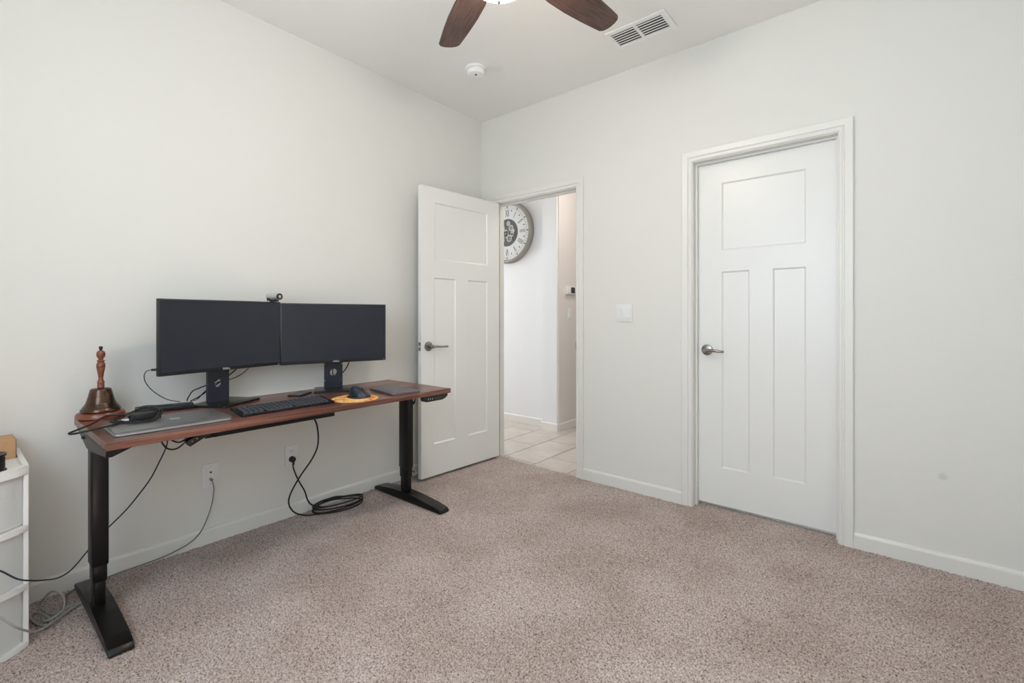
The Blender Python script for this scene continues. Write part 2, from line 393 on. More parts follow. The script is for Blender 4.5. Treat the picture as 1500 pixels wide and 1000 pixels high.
# ------------------------------------------------------------------ doors
def door(name, origin, rz, width, panels, hz, hu, lever_len, mirror_edge=True):
    T = .035; z0, z1 = .02, 2.034
    b = B()
    us = sorted({0, width, *[p[0] for p in panels], *[p[1] for p in panels]}); zs = sorted({z0, z1, *[p[2] for p in panels], *[p[3] for p in panels]})
    for side in (0, 1):
        yf = 0 if side == 0 else -T; s = -1 if side == 0 else 1
        def q(pts): b.faces.new([b.verts.new(p) for p in pts])
        for i in range(len(us)-1):
            for k in range(len(zs)-1):
                uc, zc = (us[i]+us[i+1])/2, (zs[k]+zs[k+1])/2
                if any(p[0] < uc < p[1] and p[2] < zc < p[3] for p in panels): continue
                q([(us[i], yf, zs[k]), (us[i+1], yf, zs[k]), (us[i+1], yf, zs[k+1]), (us[i], yf, zs[k+1])])
        for (a, c, e, f) in panels:
            d = .0080; dy = .0085
            o = [(a, yf, e), (c, yf, e), (c, yf, f), (a, yf, f)]
            n_ = [(a+d, yf+s*dy, e+d), (c-d, yf+s*dy, e+d), (c-d, yf+s*dy, f-d), (a+d, yf+s*dy, f-d)]
            for t in range(4): q([o[t], o[(t+1) % 4], n_[(t+1) % 4], n_[t]])
            q(n_)
    for lo, hi in (((0, 0, z0), (0, -T, z1)), ((width, 0, z0), (width, -T, z1))):
        x = lo[0]; b.faces.new([b.verts.new(p) for p in ((x, 0, z0), (x, -T, z0), (x, -T, z1), (x, 0, z1))])
    for z in (z0, z1): b.faces.new([b.verts.new(p) for p in ((0, 0, z), (width, 0, z), (width, -T, z), (0, -T, z))])
    bmesh.ops.remove_doubles(b, verts=b.verts, dist=1e-5)
    me_o = link(name, b, door_m, None, loc=origin, rot=(0, 0, rz)); struct(me_o)
    for sgn, yb in ((1, 0), (-1, -T)):
        hb = B(); M = Matrix.Translation((hu, yb, hz)) @ Matrix.Rotation(-sgn*PI/2, 4, 'X')
        lathe(hb, [(0, 0), (.033, 0), (.033, .003), (.030, .009), (.018, .012), (.0125, .014), (.0115, .040), (.0135, .046), (.0135, .058), (.011, .062), (0, .062)], 36, M)
        h = link('door_handle', hb, nickel_m, me_o, smooth=True)
        lb = B(); y = yb+sgn*.052
        tube(lb, [(hu, y, hz), (hu-.03, y, hz+.001), (hu-.065, y+sgn*.003, hz-.001), (hu-lever_len+.02, y+sgn*.001, hz-.003), (hu-lever_len, y-sgn*.006, hz-.004)], .008, n=12, radii=(.0105, .0065))
        link('lever', lb, nickel_m, h, smooth=True)
    eb = B(); box(eb, (width, -.030, hz-.029), (width+.0015, -.005, hz+.029), .0006, 1)
    lp = link('latch_plate', eb, nickel_m, me_o)
    tb = B(); prism(tb, [(0, -.007), (.011, -.002), (.011, .002), (0, .007)], hz-.0065, hz+.0065, M=Matrix.Translation((width+.001, -.0175, 0)))
    link('latch_bolt', tb, silver_m, lp)
    for z in (.25, 1.05, 1.83):
        hb = B(); cyl(hb, (-.004, -.0395, z-.045), (-.004, -.0395, z+.045), .0055, 12); box(hb, (-.0015, -.035, z-.044), (.0, -.006, z+.044)); link('hinge', hb, nickel_m, me_o, smooth=True)
    return me_o
d1 = door('door_1', (.203, -.014, 0), math.atan2(-.9982, -.0607), .757,
     [(.129, .642, 1.530, 1.931), (.129, .329, .240, 1.404), (.450, .648, .240, 1.404)], .926, .698, .135)
d2 = door('door_2', (2.4315, .0725, 0), PI, .709,
     [(.144, .568, 1.522, 1.918), (.144, .301, .240, 1.397), (.418, .568, .240, 1.397)], .932, .650, .105)

# ------------------------------------------------------------------ wall plates
def plate(name, loc, rz, w, hgt, label, cat, builder):
    """plate on a wall: local x = along the wall, local y- = out of the wall"""
    t = empty(name, loc, rz)
    b = B(); prism(b, rrect(w, hgt, .006), 0, .006, .0015, Matrix.Rotation(PI/2, 4, 'X')); link('cover_plate', b, plate_m, t, smooth=True)
    builder(t); tag(t, label, cat); return t
def sw_double(t):
    b = B(); box(b, (-.042, -.0095, -.034), (-.013, -.006, .034), .001); link('switch_frame', b, plate_m, t)
    b = B(); box(b, (-.040, -.013, -.022), (-.018, -.0096, .022), .0015); link('rocker', b, plate_m, t)
    b = B(); box(b, (-.037, -.0135, -.031), (-.021, -.0095, -.026), .001); link('fan_speed_slider', b, plate_m, t)
    b = B(); box(b, (.010, -.0095, -.034), (.043, -.006, .034), .001); link('switch_frame', b, plate_m, t)
    b = B(); prism(b, [(-.006, -.033), (-.0155, -.033), (-.0105, .033), (-.006, .033)], .0115, .0415, .0008, Matrix(((0, 0, 1, 0), (1, 0, 0, 0), (0, 1, 0, 0), (0, 0, 0, 1)))); link('rocker', b, plate_m, t)
plate('light_switch', (1.2785, 0, 1.155), 0, .117, .115, 'white double light switch plate on the wall between the two doors', 'light switch', sw_double)
def sw_single(t):
    b = B(); prism(b, [(-.006, -.033), (-.0135, -.033), (-.0095, .033), (-.006, .033)], -.0165, .0165, .0008, Matrix(((0, 0, 1, 0), (1, 0, 0, 0), (0, 1, 0, 0), (0, 0, 0, 1)))); link('rocker', b, plate_m, t)
plate('light_switch', (.09, 1.211, 1.160), PI/2, .072, .115, 'white single rocker switch on the beige hall wall under the thermostat', 'light switch', sw_single)
def outlet(t):
    for z in (.021, -.021):
        b = B(); prism(b, rrect(.034, .029, .011, cy=z), .004, .0085, .0008, Matrix.Rotation(PI/2, 4, 'X')); f = link('socket_face', b, plate_m, t, smooth=True)
        b = B()
        for x in (-.0065, .0065): box(b, (x-.001, -.0088, z-.001), (x+.001, -.0083, z+.007))
        cyl(b, (0, -.0082, z-.007), (0, -.0088, z-.007), .0024, 10); link('socket_slot', b, grey_slot, f)
plate('power_outlet', (0, -1.583, .345), PI/2, .070, .115, 'white power outlet low on the wall with the black cord plugged in', 'outlet', outlet)
def coaxp(t):
    for z in (.043, -.043):
        b = B(); cyl(b, (0, -.006, z), (0, -.0075, z), .003, 10); link('screw', b, silver_m, t)
    b = B(); cyl(b, (0, -.006, .015), (0, -.011, .015), .0045, 12); link('coax_jack', b, grey_slot, t)
    b = B(); cyl(b, (0, -.006, -.019), (0, -.012, -.019), .0055, 12); link('coax_jack', b, grey_slot, t)
plate('cable_wall_plate', (0, -1.988, .338), PI/2, .073, .116, 'white cable jack plate low on the wall with a grey cable screwed in', 'wall plate', coaxp)

# thermostat in the hall
t = empty('thermostat', (.09, 1.222, 1.398), PI/2)
b = B(); box(b, (-.094, -.026, -.043), (.070, 0, .043), .005); link('body', b, plate_m, t, smooth=True)
b = B(); box(b, (-.026, -.0275, -.030), (.046, -.0255, .030), .002); link('screen', b, thscr_m, t)
tag(t, 'white thermostat with a small dark screen on the beige hall wall', 'thermostat')

# ------------------------------------------------------------------ ceiling things
t = empty('air_vent', (1.549, -.352, H))
b = B()
X0, X1, Y0, Y1 = -.172, .174, -.098, .094
ox0, ox1, oy0, oy1 = -.153, .142, -.066, .071
for lo, hi in (((X0, Y0, -.008), (ox0, Y1, 0)), ((ox1, Y0, -.008), (X1, Y1, 0)), ((ox0, Y0, -.008), (ox1, oy0, 0)), ((ox0, oy1, -.008), (ox1, Y1, 0)), ((-.018, oy0, -.0075), (0, oy1, 0))):
    box(b, lo, hi, .002, 1)
link('frame', b, fixture_m, t)
b = B(); box(b, (ox0, oy0, -.0012), (ox1, oy1, -.0002)); link('duct_shade_sheet', b, darkduct, t)  # dark sheet stands in for the shade inside the duct, no hole behind
for (xa, xb) in ((ox0+.001, -.0185), (.0005, ox1-.001)):
    for k in range(6):
        yc = oy0+(k+.5)*(oy1-oy0)/6
        b = B(); box(b, (xa, -.0072, -.0006), (xb, .0072, .0006), M=Matrix.Translation((0, yc+.002, -.0062)) @ Matrix.Rotation(math.radians(12), 4, 'X')); link('slat', b, fixture_m, t)
b = B(); box(b, (-.166, -.03, -.014), (-.160, .006, -.008), .001); link('damper_lever', b, fixture_m, t)
tag(t, 'white rectangular ceiling air vent with two banks of slats beside the fan blade', 'vent')

t = empty('smoke_detector', (.552, -.645, H))
b = B(); lathe(b, [(0, 0), (.068, 0), (.070, -.006), (.066, -.012), (0, -.012)], 48); link('mounting_base', b, fixture_m, t, smooth=True)
b = B(); lathe(b, [(0, -.0125), (.055, -.0125), (.058, -.018), (.058, -.030), (.052, -.042), (.035, -.047), (0, -.048)], 48); link('sensor_body', b, fixture_m, t, smooth=True)
b = B(); lathe(b, [(0, -.0475), (.008, -.0475), (.008, -.0495), (0, -.0495)], 16, Matrix.Translation((.012, -.012, 0))); link('test_button', b, grey_slot, t)
tag(t, 'round white smoke detector on the ceiling near the corner', 'smoke detector')

t = empty('sprinkler_cover', (.657, -.574, H))
b = B(); lathe(b, [(0, -.007), (.043, -.007), (.045, -.009), (.043, -.0105), (0, -.0112)], 40); link('cover_disc', b, disc_m, t, smooth=True)
b = B(); lathe(b, [(0, 0), (.034, 0), (.034, -.0072), (0, -.0072)], 30); link('cup', b, ceil_m, t)
tag(t, 'flat round white sprinkler cover on the ceiling beside the smoke detector', 'sprinkler cover')

# ceiling fan
fc = (1.561, -1.577); fz = 2.445
t = empty('ceiling_fan', (*fc, H))
def L(z): return z-H
b = B(); lathe(b, [(0, 0), (.075, 0), (.075, -.02), (.05, -.06), (.02, -.07), (0, -.07)], 36); link('canopy', b, bronze_m, t, smooth=True)
b = B(); cyl(b, (0, 0, -.06), (0, 0, L(2.55)), .013, 16); link('downrod', b, bronze_m, t, smooth=True)
b = B(); lathe(b, [(0, L(2.56)), (.06, L(2.555)), (.115, L(2.53)), (.125, L(2.49)), (.115, L(2.455)), (.09, L(2.43)), (.075, L(2.40)), (.075, L(2.37)), (0, L(2.37))], 40); link('motor_housing', b, bronze_m, t, smooth=True)
b = B(); lathe(b, [(.072, L(2.382)), (.114, L(2.380)), (.118, L(2.368)), (.114, L(2.345)), (.094, L(2.312)), (.055, L(2.287)), (0, L(2.278))], 48)
bowl = link('light_bowl', b, bowl_m, t, smooth=True)
b = B(); lathe(b, [(0, L(2.281)), (.010, L(2.279)), (.0055, L(2.268)), (.0075, L(2.260)), (.0045, L(2.250)), (0, L(2.247))], 16); link('finial', b, nickel_m, bowl, smooth=True)
def blade_bm():
    b = B(); pr = [(.19, .045), (.24, .058), (.32, .068), (.42, .069), (.52, .063), (.60, .056), (.640, .052)]
    tip = [(.655, .040), (.662, .020), (.664, 0)]
    up = pr+tip; poly = up+[(x, -y) for x, y in reversed(up[:-1])]
    prism(b, poly, -.003, .003, .0012, Matrix.Rotation(math.radians(-11), 4, 'X')); return b
def iron_bm():
    b = B(); prism(b, [(.10, -.012), (.18, -.02), (.24, -.03), (.24, .03), (.18, .02), (.10, .012)], -.009, -.0035, .001, Matrix.Rotation(math.radians(-11), 4, 'X')); return b
for k in range(5):
    a = math.radians(81+72*k)
    bl = link('fan_blade', blade_bm(), blade_m, t, loc=(0, 0, L(fz)), rot=(0, 0, a))
    link('blade_bracket', iron_bm(), bronze_m, bl)
tag(t, 'ceiling fan with dark walnut blades and a lit frosted bowl', 'ceiling fan')

# ------------------------------------------------------------------ standing desk
TX0, TX1, TY0, TY1, TZ = .080, .672, -2.500, -.978, .718
t = empty('standing_desk', (.36, -1.74, 0))
desk = t
def dl(x, y, z): return (x-.36, y+1.74, z)
def dbox(b, lo, hi, bev=0): box(b, dl(*lo), dl(*hi), bev)
b = B(); dbox(b, (TX0, TY0, TZ-.025), (TX1, TY1, TZ), .0015); link('desktop', b, wood_m, t)
def foot(y):
    b = B(); r = []
    # long low foot, thicker in the middle and tapering to the ends
    prof = [(.022, .024), (.06, .034), (.2, .050), (.31, .054), (.42, .050), (.58, .036), (.64, .026)]
    poly = [(x, z) for x, z in prof]+[(.655, .012), (.655, .004), (.020, .004), (.014, .012)]
    M = Matrix.Translation(dl(0, y, 0)) @ Matrix(((1, 0, 0, 0), (0, 0, -1, 0), (0, 1, 0, 0), (0, 0, 0, 1)))
    prism(b, poly, -.035, .035, .004, M)
    return link('foot', b, black_mt, desk, smooth=True)
for (x0, x1, y0, y1, fy) in ((.290, .367, -2.490, -2.440, -2.457), (.270, .354, -1.042, -.994, -1.010)):
    f = foot(fy)
    b = B(); dbox(b, (x0, y0, .20), (x1, y1, TZ-.027), .006); leg = link('leg', b, black_mt, desk, smooth=True)
    b = B(); dbox(b, (x0+.004, y0+.004, .14), (x1-.004, y1-.004, .205), .005); link('middle_stage', b, black_mt, leg, smooth=True)
    b = B(); dbox(b, (x0+.008, y0+.008, .045), (x1-.008, y1-.008, .15), .005); link('inner_stage', b, black_mt, leg, smooth=True)
# side brackets
for y, s in ((-2.497, 1), (-.985, -1)):
    b = B(); poly = [(.11, TZ-.026), (.14, TZ-.040), (.50, TZ-.042), (.56, TZ-.030), (.56, TZ-.026)] if s < 0 else [(.11, TZ-.026), (.20, TZ-.052), (.315, TZ-.078), (.40, TZ-.076), (.63, TZ-.052), (.650, TZ-.040), (.650, TZ-.026)]
    M = Matrix(((1, 0, 0, -.36), (0, 0, 1, 1.74), (0, 1, 0, 0), (0, 0, 0, 1)))
    prism(b, poly, min(y, y+s*.004), max(y, y+s*.004), 0, M)
    xe = .65 if s > 0 else .56
    poly = [(-.36+.11, 0), (-.36+xe, 0), (-.36+xe, s*.075), (-.36+.45, s*.05), (-.36+.2, s*.05)]
    prism(b, poly, TZ-.030, TZ-.026, 0, Matrix.Translation((0, y+1.74, 0)))
    br = link('side_bracket', b, black_mt, t)
    if s == 1:
        b = B(); M2 = Matrix(((0, 0, 1, -.36), (1, 0, 0, 1.74), (0, 1, 0, 0), (0, 0, 0, 1)))
        prism(b, [(-2.497, TZ-.026), (-2.497, TZ-.053), (-2.480, TZ-.053), (-2.425, TZ-.030), (-2.405, TZ-.026)], .640, .645, 0, M2); link('front_gusset', b, black_mt, br)
        b = B(); cyl(b, dl(.27, y-.004, TZ-.046), dl(.27, y, TZ-.046), .007, 6); cyl(b, dl(.27, y-.008, TZ-.046), dl(.27, y-.004, TZ-.046), .004, 10)
        link('bracket_screw', b, black_pl, br)
b = B(); dbox(b, (.30, -2.44, TZ-.062), (.345, -1.04, TZ-.027), .003); link('crossbeam', b, black_mt, t)
b = B(); dbox(b, (.36, -2.165, TZ-.081), (.50, -1.60, TZ-.026), .004); link('under_desk_tray', b, black_mt, t)
b = B(); pol = [(-1.172, 0), (-1.172, -.018), (-1.166, -.028), (-1.150, -.032), (-1.04, -.032), (-1.018, -.026), (-.998, -.014), (-.998, 0)]
M = Matrix(((0, 0, 1, -.36), (1, 0, 0, 1.74), (0, 1, 0, TZ-.0255), (0, 0, 0, 1)))
prism(b, pol, .635, .668, .002, M); cp = link('control_panel', b, black_pl, t, smooth=True)
b = B()
for i, yy in enumerate((-1.142, -1.127, -1.112)): dbox(b, (.6675, yy-.002, TZ-.046), (.6684, yy+.0015, TZ-.039), .0003)
link('digit_display', b, ledw_m, cp)
for yy in (-1.093, -1.078, -1.063, -1.048):
    b = B(); cyl(b, dl(.6675, yy, TZ-.043), dl(.6692, yy, TZ-.043), .0055, 14); link('button', b, mat('button_grey', (58, 58, 60), .4) if yy == -1.093 else MATS['button_grey'], cp)
b = B()
for k in range(3): tube(b, [dl(.49, -1.150, TZ-.030), dl(.5, -1.138, TZ-.066-.006*k), dl(.51, -1.118, TZ-.078-.006*k), dl(.5, -1.100, TZ-.060-.004*k), dl(.48, -1.10, TZ-.028)], .003, 8)
link('motor_wires', b, rubber_m, t, smooth=True)
tag(t, 'black two-leg standing desk with a walnut top along the left wall', 'desk')

# ------------------------------------------------------------------ monitors
def monitor(loc, ang_head, head_xyz, ang_base, base_c, label):
    t = empty('computer_monitor', (base_c[0], base_c[1], TZ), 0)
    Wd, Hh = .566, .329
    hx, hy, hz = head_xyz      # front centre of the panel
    R = Matrix.Translation((hx-base_c[0], hy-base_c[1], hz-TZ)) @ Matrix.Rotation(ang_head, 4, 'Z')
    # local panel frame: x out of the screen, y to the right (viewed from front), z up
    b = B(); box(b, (-.022, -Wd/2, -Hh/2), (0, Wd/2, Hh/2), .003, 2, R); fr = link('display_housing', b, bezel_m, t, smooth=True)
    b = B(); box(b, (-.050, -.17, -.12), (-.02, .17, .12), .012, 3, R); link('rear_cover', b, bezel_m, fr, smooth=True)
    b = B(); box(b, (.0, -Wd/2+.006, -Hh/2+.016), (.0012, Wd/2-.006, Hh/2-.006), 0, 1, R); link('screen', b, screen_m, fr)
    TM = R @ Matrix.Translation((.0016, 0, -Hh/2+.008)) @ Matrix(((0, 0, 1, 0), (1, 0, 0, 0), (0, 1, 0, 0), (0, 0, 0, 1)))
    b = text_bm('DELL', .0125, .0006, TM, 1.25); link('logo', b, ledw_m, fr)
    b = B(); cyl(b, R @ Vector((.0, Wd/2-.012, -Hh/2+.007)), R @ Vector((.0014, Wd/2-.012, -Hh/2+.007)), .0022, 10); link('power_button', b, silver_m, fr)
    # stand: flat neck with a round cable hole
    Rn = Matrix.Translation((hx-base_c[0], hy-base_c[1], 0)) @ Matrix.Rotation(ang_head, 4, 'Z')
    b = B(); y0, y1, z0, z1 = -.049, .049, .008, hz-TZ+.02; hzc = .096; hr = .020
    n = 28; ring = [(hr*math.cos(2*PI*k/n), hzc+hr*math.sin(2*PI*k/n)) for k in range(n)]
    def sq(k):
        c, s = math.cos(2*PI*k/n), math.sin(2*PI*k/n)
        m = 1/max(abs(c), abs(s)); return (c*m*.049, hzc+s*m*.049)
    for xx in (-.060, -.078):
        for k in range(n):
            a, c_ = ring[k], ring[(k+1) % n]; e, f = sq(k), sq(k+1)
            b.faces.new([b.verts.new(Rn @ Vector((xx, *p))) for p in (a, c_, f, e)])
        for (za, zb) in ((z0, hzc-.049), (hzc+.049, z1)):
            b.faces.new([b.verts.new(Rn @ Vector(p)) for p in ((xx, y0, za), (xx, y1, za), (xx, y1, zb), (xx, y0, zb))])
    for k in range(n):
        a, c_ = ring[k], ring[(k+1) % n]
        b.faces.new([b.verts.new(Rn @ Vector(p)) for p in ((-.060, *a), (-.060, *c_), (-.078, *c_), (-.078, *a))])
    for yy in (y0, y1): b.faces.new([b.verts.new(Rn @ Vector(p)) for p in ((-.060, yy, z0), (-.078, yy, z0), (-.078, yy, z1), (-.060, yy, z1))])
    bmesh.ops.remove_doubles(b, verts=b.verts, dist=1e-5)
    link('stand_neck', b, navy_m, t)
    b = B(); box(b, (-.062, -.04, -.05), (-.046, .04, .05), .004, 2, R); link('neck_mount', b, black_pl, t)
    b = B(); prism(b, rrect(.19, .24, .012), .0, .010, .0025, Matrix.Rotation(ang_base, 4, 'Z')); link('stand_base', b, black_mk, t, smooth=True)
    tag(t, label, 'monitor'); return t
HZ = 1.0435
monitor(None, math.atan2(.117, .558), (.2135, -1.988, HZ), math.radians(32), (.183, -1.980), 'left widescreen monitor, nearer the bronze bell, screen off')
monitor(None, math.atan2(-.160, .538), (.2350, -1.440, 1.0385), math.radians(-28), (.226, -1.428), 'right widescreen monitor, nearer the open door, screen off')

# webcam on the seam between the monitors
t = empty('webcam', (.155, -1.735, 1.2095), 0)
R = Matrix.Rotation(math.radians(12), 4, 'Z')
b = B(); cyl(b, R @ Vector((-.055, 0, .028)), R @ Vector((.028, 0, .026)), .0185, 28); link('camera_barrel', b, silver_m, t, smooth=True)
b = B(); cyl(b, R @ Vector((.027, 0, .026)), R @ Vector((.032, 0, .026)), .0165, 28); ln = link('lens_ring', b, black_pl, t, smooth=True)
b = B(); lathe(b, [(0, 0), (.008, 0), (.006, .003), (0, .0045)], 20, R @ Matrix.Translation((.032, 0, .026)) @ Matrix.Rotation(PI/2, 4, 'Y')); link('lens', b, silver_m, ln, smooth=True)
b = B(); box(b, (-.030, -.012, 0), (.012, .010, .010), .003, 2, R); box(b, (-.036, -.012, -.03), (-.030, .010, .008), .002, 1, R); link('mount_clip', b, black_pl, t)
b = B(); box(b, (-.05, -.018, .005), (-.030, .012, .020), .003, 2, R); link('hinge_block', b, black_pl, t)
tag(t, 'silver and black webcam perched on top between the two monitors', 'webcam')

# ------------------------------------------------------------------ things on the desk
# hand bell on wooden base
t = empty('hand_bell', (.125, -2.425, TZ))
b = B(); lathe(b, [(0.0000, 0.0000), (0.0754, 0.0000), (0.0793, 0.0048), (0.0793, 0.0153), (0.0754, 0.0220), (0.0659, 0.0248), (0.0000, 0.0248)], 56); link('wooden_base', b, bwood_m, t, smooth=True)
b = B(); lathe(b, [(0, .0258), (.0615, .0258), (.0650, .029), (.0645, .036), (.0600, .041), (.0560, .048), (.0505, .0555), (.0468, .065), (.0430, .078), (.0398, .090), (.0368, .104), (.0345, .113), (.0325, .1170), (.026, .1195), (.012, .121), (0, .1215)], 56)
bell = link('bell_body', b, brass_m, t, smooth=True, angle=50)
b = B()
for r_, z_ in ((.0512, .0550), (.0578, .0445), (.0405, .0880)): lathe(b, [(r_-.002, z_-.001), (r_+.0010, z_), (r_-.002, z_+.0014)], 56)
link('bell_rings', b, brass_m, bell, smooth=True)
b = B(); lathe(b, [(0, .1205), (.0115, .1215), (.0120, .133), (.0105, .136), (.0120, .140), (.0120, .146), (.0098, .150), (.0078, .157), (.0080, .165), (.0105, .182), (.0135, .199), (.0148, .210), (.0140, .221),
                   (.0095, .2265), (.0132, .2295), (.0132, .2325), (.0080, .2365), (.0085, .241), (.0132, .248), (.0150, .258), (.0132, .268), (.0075, .2745), (0, .2755)], 40)
link('turned_handle', b, bwood_m, t, smooth=True, angle=50)
b = B(); lathe(b, [(0, .273), (.0045, .2745), (.0050, .280), (.0068, .283), (.0068, .288), (.0045, .2915), (0, .292)], 24); link('cap_nut', b, black_pl, t, smooth=True)
tag(t, 'bronze hand bell with a turned wooden handle standing on the desk', 'bell')

# laptop (closed)
t = empty('laptop', (.476, -2.281, TZ), math.radians(-1))
def slab(name, w, d, z0, z1, m, parent, r=.012, bev=.0015, M=None):
    b = B(); prism(b, rrect(w, d, r), z0, z1, bev, M); return link(name, b, m, parent, smooth=True)
slab('laptop_base', .250, .364, .002, .0095, alu2_m, t)
lid = slab('lid', .250, .364, .0103, .0155, alu_m, t)
for (x, y) in ((-.1, -.15), (.1, -.15), (-.1, .15), (.1, .15)):
    b = B(); cyl(b, (x, y, 0), (x, y, .002), .008, 12); link('rubber_foot', b, rubber_m, t)
b = B(); prism(b, rrect(.034, .034, .008), .0155, .0157, 0, Matrix.Translation((.0, .02, 0))); link('lid_emblem', b, alu2_m, lid)
tag(t, 'closed silver-grey laptop on the left end of the desk', 'laptop')

# laptop charger brick + its cord
t = empty('power_brick', (.400, -2.340, TZ+.0157), math.radians(8))
b = B(); box(b, (-.030, -.045, 0), (.030, .045, .026), .004); link('brick_body', b, black_pl, t, smooth=True)
tag(t, 'small black power brick lying on the closed silver laptop', 'charger')
b = B()
tube(b, [(.40, -2.386, .752), (.345, -2.40, .752), (.325, -2.44, .752), (.389, -2.482, .745), (.468, -2.539, .741), (.493, -2.566, .737), (.494, -2.560, .733), (.487, -2.533, .733), (.479, -2.477, .7385), (.460, -2.443, .7385), (.41, -2.41, .7385)], .0034, 8)
cord = link('charger_cable', b, rubber_m, None, smooth=True)
b = B(); tube(b, [(.369, -2.44, .7385), (.352, -2.407, .741), (.335, -2.348, .762), (.350, -2.298, .764), (.442, -2.293, .762), (.481, -2.325, .7400), (.487, -2.373, .7385), (.452, -2.416, .7385)], .0028, 8, closed=True)
tube(b, [(.372, -2.435, .7425), (.358, -2.40, .745), (.345, -2.35, .7655), (.360, -2.303, .767), (.438, -2.300, .7645), (.474, -2.328, .7425), (.480, -2.373, .7415), (.446, -2.410, .742)], .0028, 8, closed=True)
link('coiled_loop', b, rubber_m, cord, smooth=True)
b = B(); box(b, (.392, -2.410, .7345), (.402, -2.388, .7415), .001, M=Matrix.Translation((0, 0, .0012))); link('white_connector', b, ledw_m, cord)
tag(cord, 'black charging cable looped over the laptop and sticking out past the desk end', 'cable')

# docking bar behind the laptop
t = empty('docking_station', (.150, -2.212, TZ), math.radians(-12))
b = B(); box(b, (-.040, -.105, 0), (.034, .105, .020), .004); link('housing', b, black_pl, t, smooth=True)
b = B()
for k in range(4): box(b, (-.012, -.085+.045*k, .020), (.012, -.060+.045*k, .0206))
link('port_panel', b, black_mk, t)
b = B(); tube(b, [(.02, -.090, .0225), (-.010, -.072, .024), (-.004, -.043, .0235), (.020, -.012, .0235), (.016, .022, .0225)], .0022, 8); link('short_lead', b, rubber_m, t, smooth=True)
tag(t, 'long flat black connection box behind the laptop beside the left monitor', 'dock')

# keyboard
t = empty('keyboard', (.5225, -1.855, TZ), math.radians(1.5))
tilt = Matrix.Translation((0, 0, .004)) @ Matrix.Rotation(math.radians(7), 4, 'Y')
b = B(); prism(b, rrect(.128, .415, .006), .0, .008, .0015, Matrix.Translation((0, 0, .008)) @ Matrix.Rotation(math.radians(7), 4, 'Y')); kbb = link('keyboard_case', b, black_mk, t, smooth=True)
for x0, x1, z1 in ((-.056, -.046, .013), (.050, .060, .003)):
    for y in (-.15, .15):
        b = B(); box(b, (x0, y-.012, 0), (x1, y+.012, z1), .001); link('keyboard_foot', b, rubber_m, t)
kb_key = mat('dark_keycap', (62, 64, 72), .5)
KM = Matrix.Translation((0, 0, .008)) @ Matrix.Rotation(math.radians(7), 4, 'Y')
def keymesh(w):
    b = B(); box(b, (-.0075, -w/2, 0), (.0075, w/2, .0038), .0015, 2)
    me = bpy.data.meshes.new('key'); b.to_mesh(me); b.free(); me.materials.append(kb_key); return me
K1 = keymesh(.0165); KS = keymesh(.110)
nk = 0
for r in range(6):
    xx = -.050+.0197*r
    ycur = -.1975
    keys = []
    if r == 5:
        ys = [-.187+.0198*i for i in range(4)]+['space']+[.032+.0198*i for i in range(8)]
    else:
        ys = [-.1895+.02105*i for i in range(19 if r < 0 else 18)]
        ys = [y+.010 for y in ys]
    for y in ys:
        me = KS if y == 'space' else K1; yy = -.048 if y == 'space' else y
        o = bpy.data.objects.new('key', me); C.objects.link(o); o.parent = t
        o.matrix_local = KM @ Matrix.Translation((xx, yy, .0078)); nk += 1
tag(t, 'black full-size keyboard in front of the monitors', 'keyboard')

# mouse pad and mouse
b = B(); lathe(b, [(0, 0), (.112, 0), (.113, .0015), (.112, .003), (0, .003)], 64)
o = link('mouse_pad', b, pad_m, None, smooth=True, loc=(.552, -1.520, TZ)); tag(o, 'round orange and yellow patterned mouse pad on the desk', 'mouse pad')
def mouse():
    t = empty('computer_mouse', (.540, -1.487, TZ+.003), math.radians(18))
    b = B(); nu, nv = 20, 28; L_, Wm = .062, .040
    grid = []
    for i in range(nu+1):
        row = []
        for j in range(nv):
            a = 2*PI*j/nv; ph = (PI/2)*i/nu
            r = math.cos(ph); x = L_*r*math.cos(a); y = Wm*r*math.sin(a)
            z = .050*math.sin(ph)*(1.0-.30*(x/L_))*(1.0-.22*(y/Wm))
            y2 = y*(1+.12*math.sin((x/L_)*2.4)); x2 = x-.012*math.sin(ph)
            row.append(b.verts.new((x2, y2, max(z, 0)+.002)))
        grid.append(row)
    for i in range(nu):
        for j in range(nv): b.faces.new((grid[i][j], grid[i][(j+1) % nv], grid[i+1][(j+1) % nv], grid[i+1][j]))
    b.faces.new(grid[0][::-1]); bmesh.ops.remove_doubles(b, verts=b.verts, dist=1e-5)
    body = link('shell', b, navy_m, t, smooth=True)
    b = B(); pts = [(-.05, -.030, .003), (-.02, -.048, .004), (.02, -.052, .005), (.045, -.040, .004)]
    tube(b, pts, .005, 10); link('thumb_rest', b, black_pl, t, smooth=True)
    b = B(); cyl(b, (.018, -.003, .041), (.018, .003, .041), .010, 20); link('scroll_wheel', b, nickel_m, t, smooth=True)
    b = B(); prism(b, rrect(.11, .07, .03), 0, .0025, 0); link('sole', b, rubber_m, t)
    tag(t, 'dark slate ergonomic mouse on the orange round pad', 'mouse')
mouse()

# tablet
b = B(); prism(b, rrect(.272, .168, .010), .0012, .0110, .002)
t = empty('tablet', (.510, -1.250, TZ), math.radians(-8.5))
link('case_back', b, mat('tablet_grey', (112, 106, 112), .42, metal=.4), t, smooth=True)
b = B(); prism(b, rrect(.270, .166, .010), .0, .0012); link('display_glass', b, black_pl, t)
tag(t, 'thin dark grey tablet lying at the right end of the desk', 'tablet')

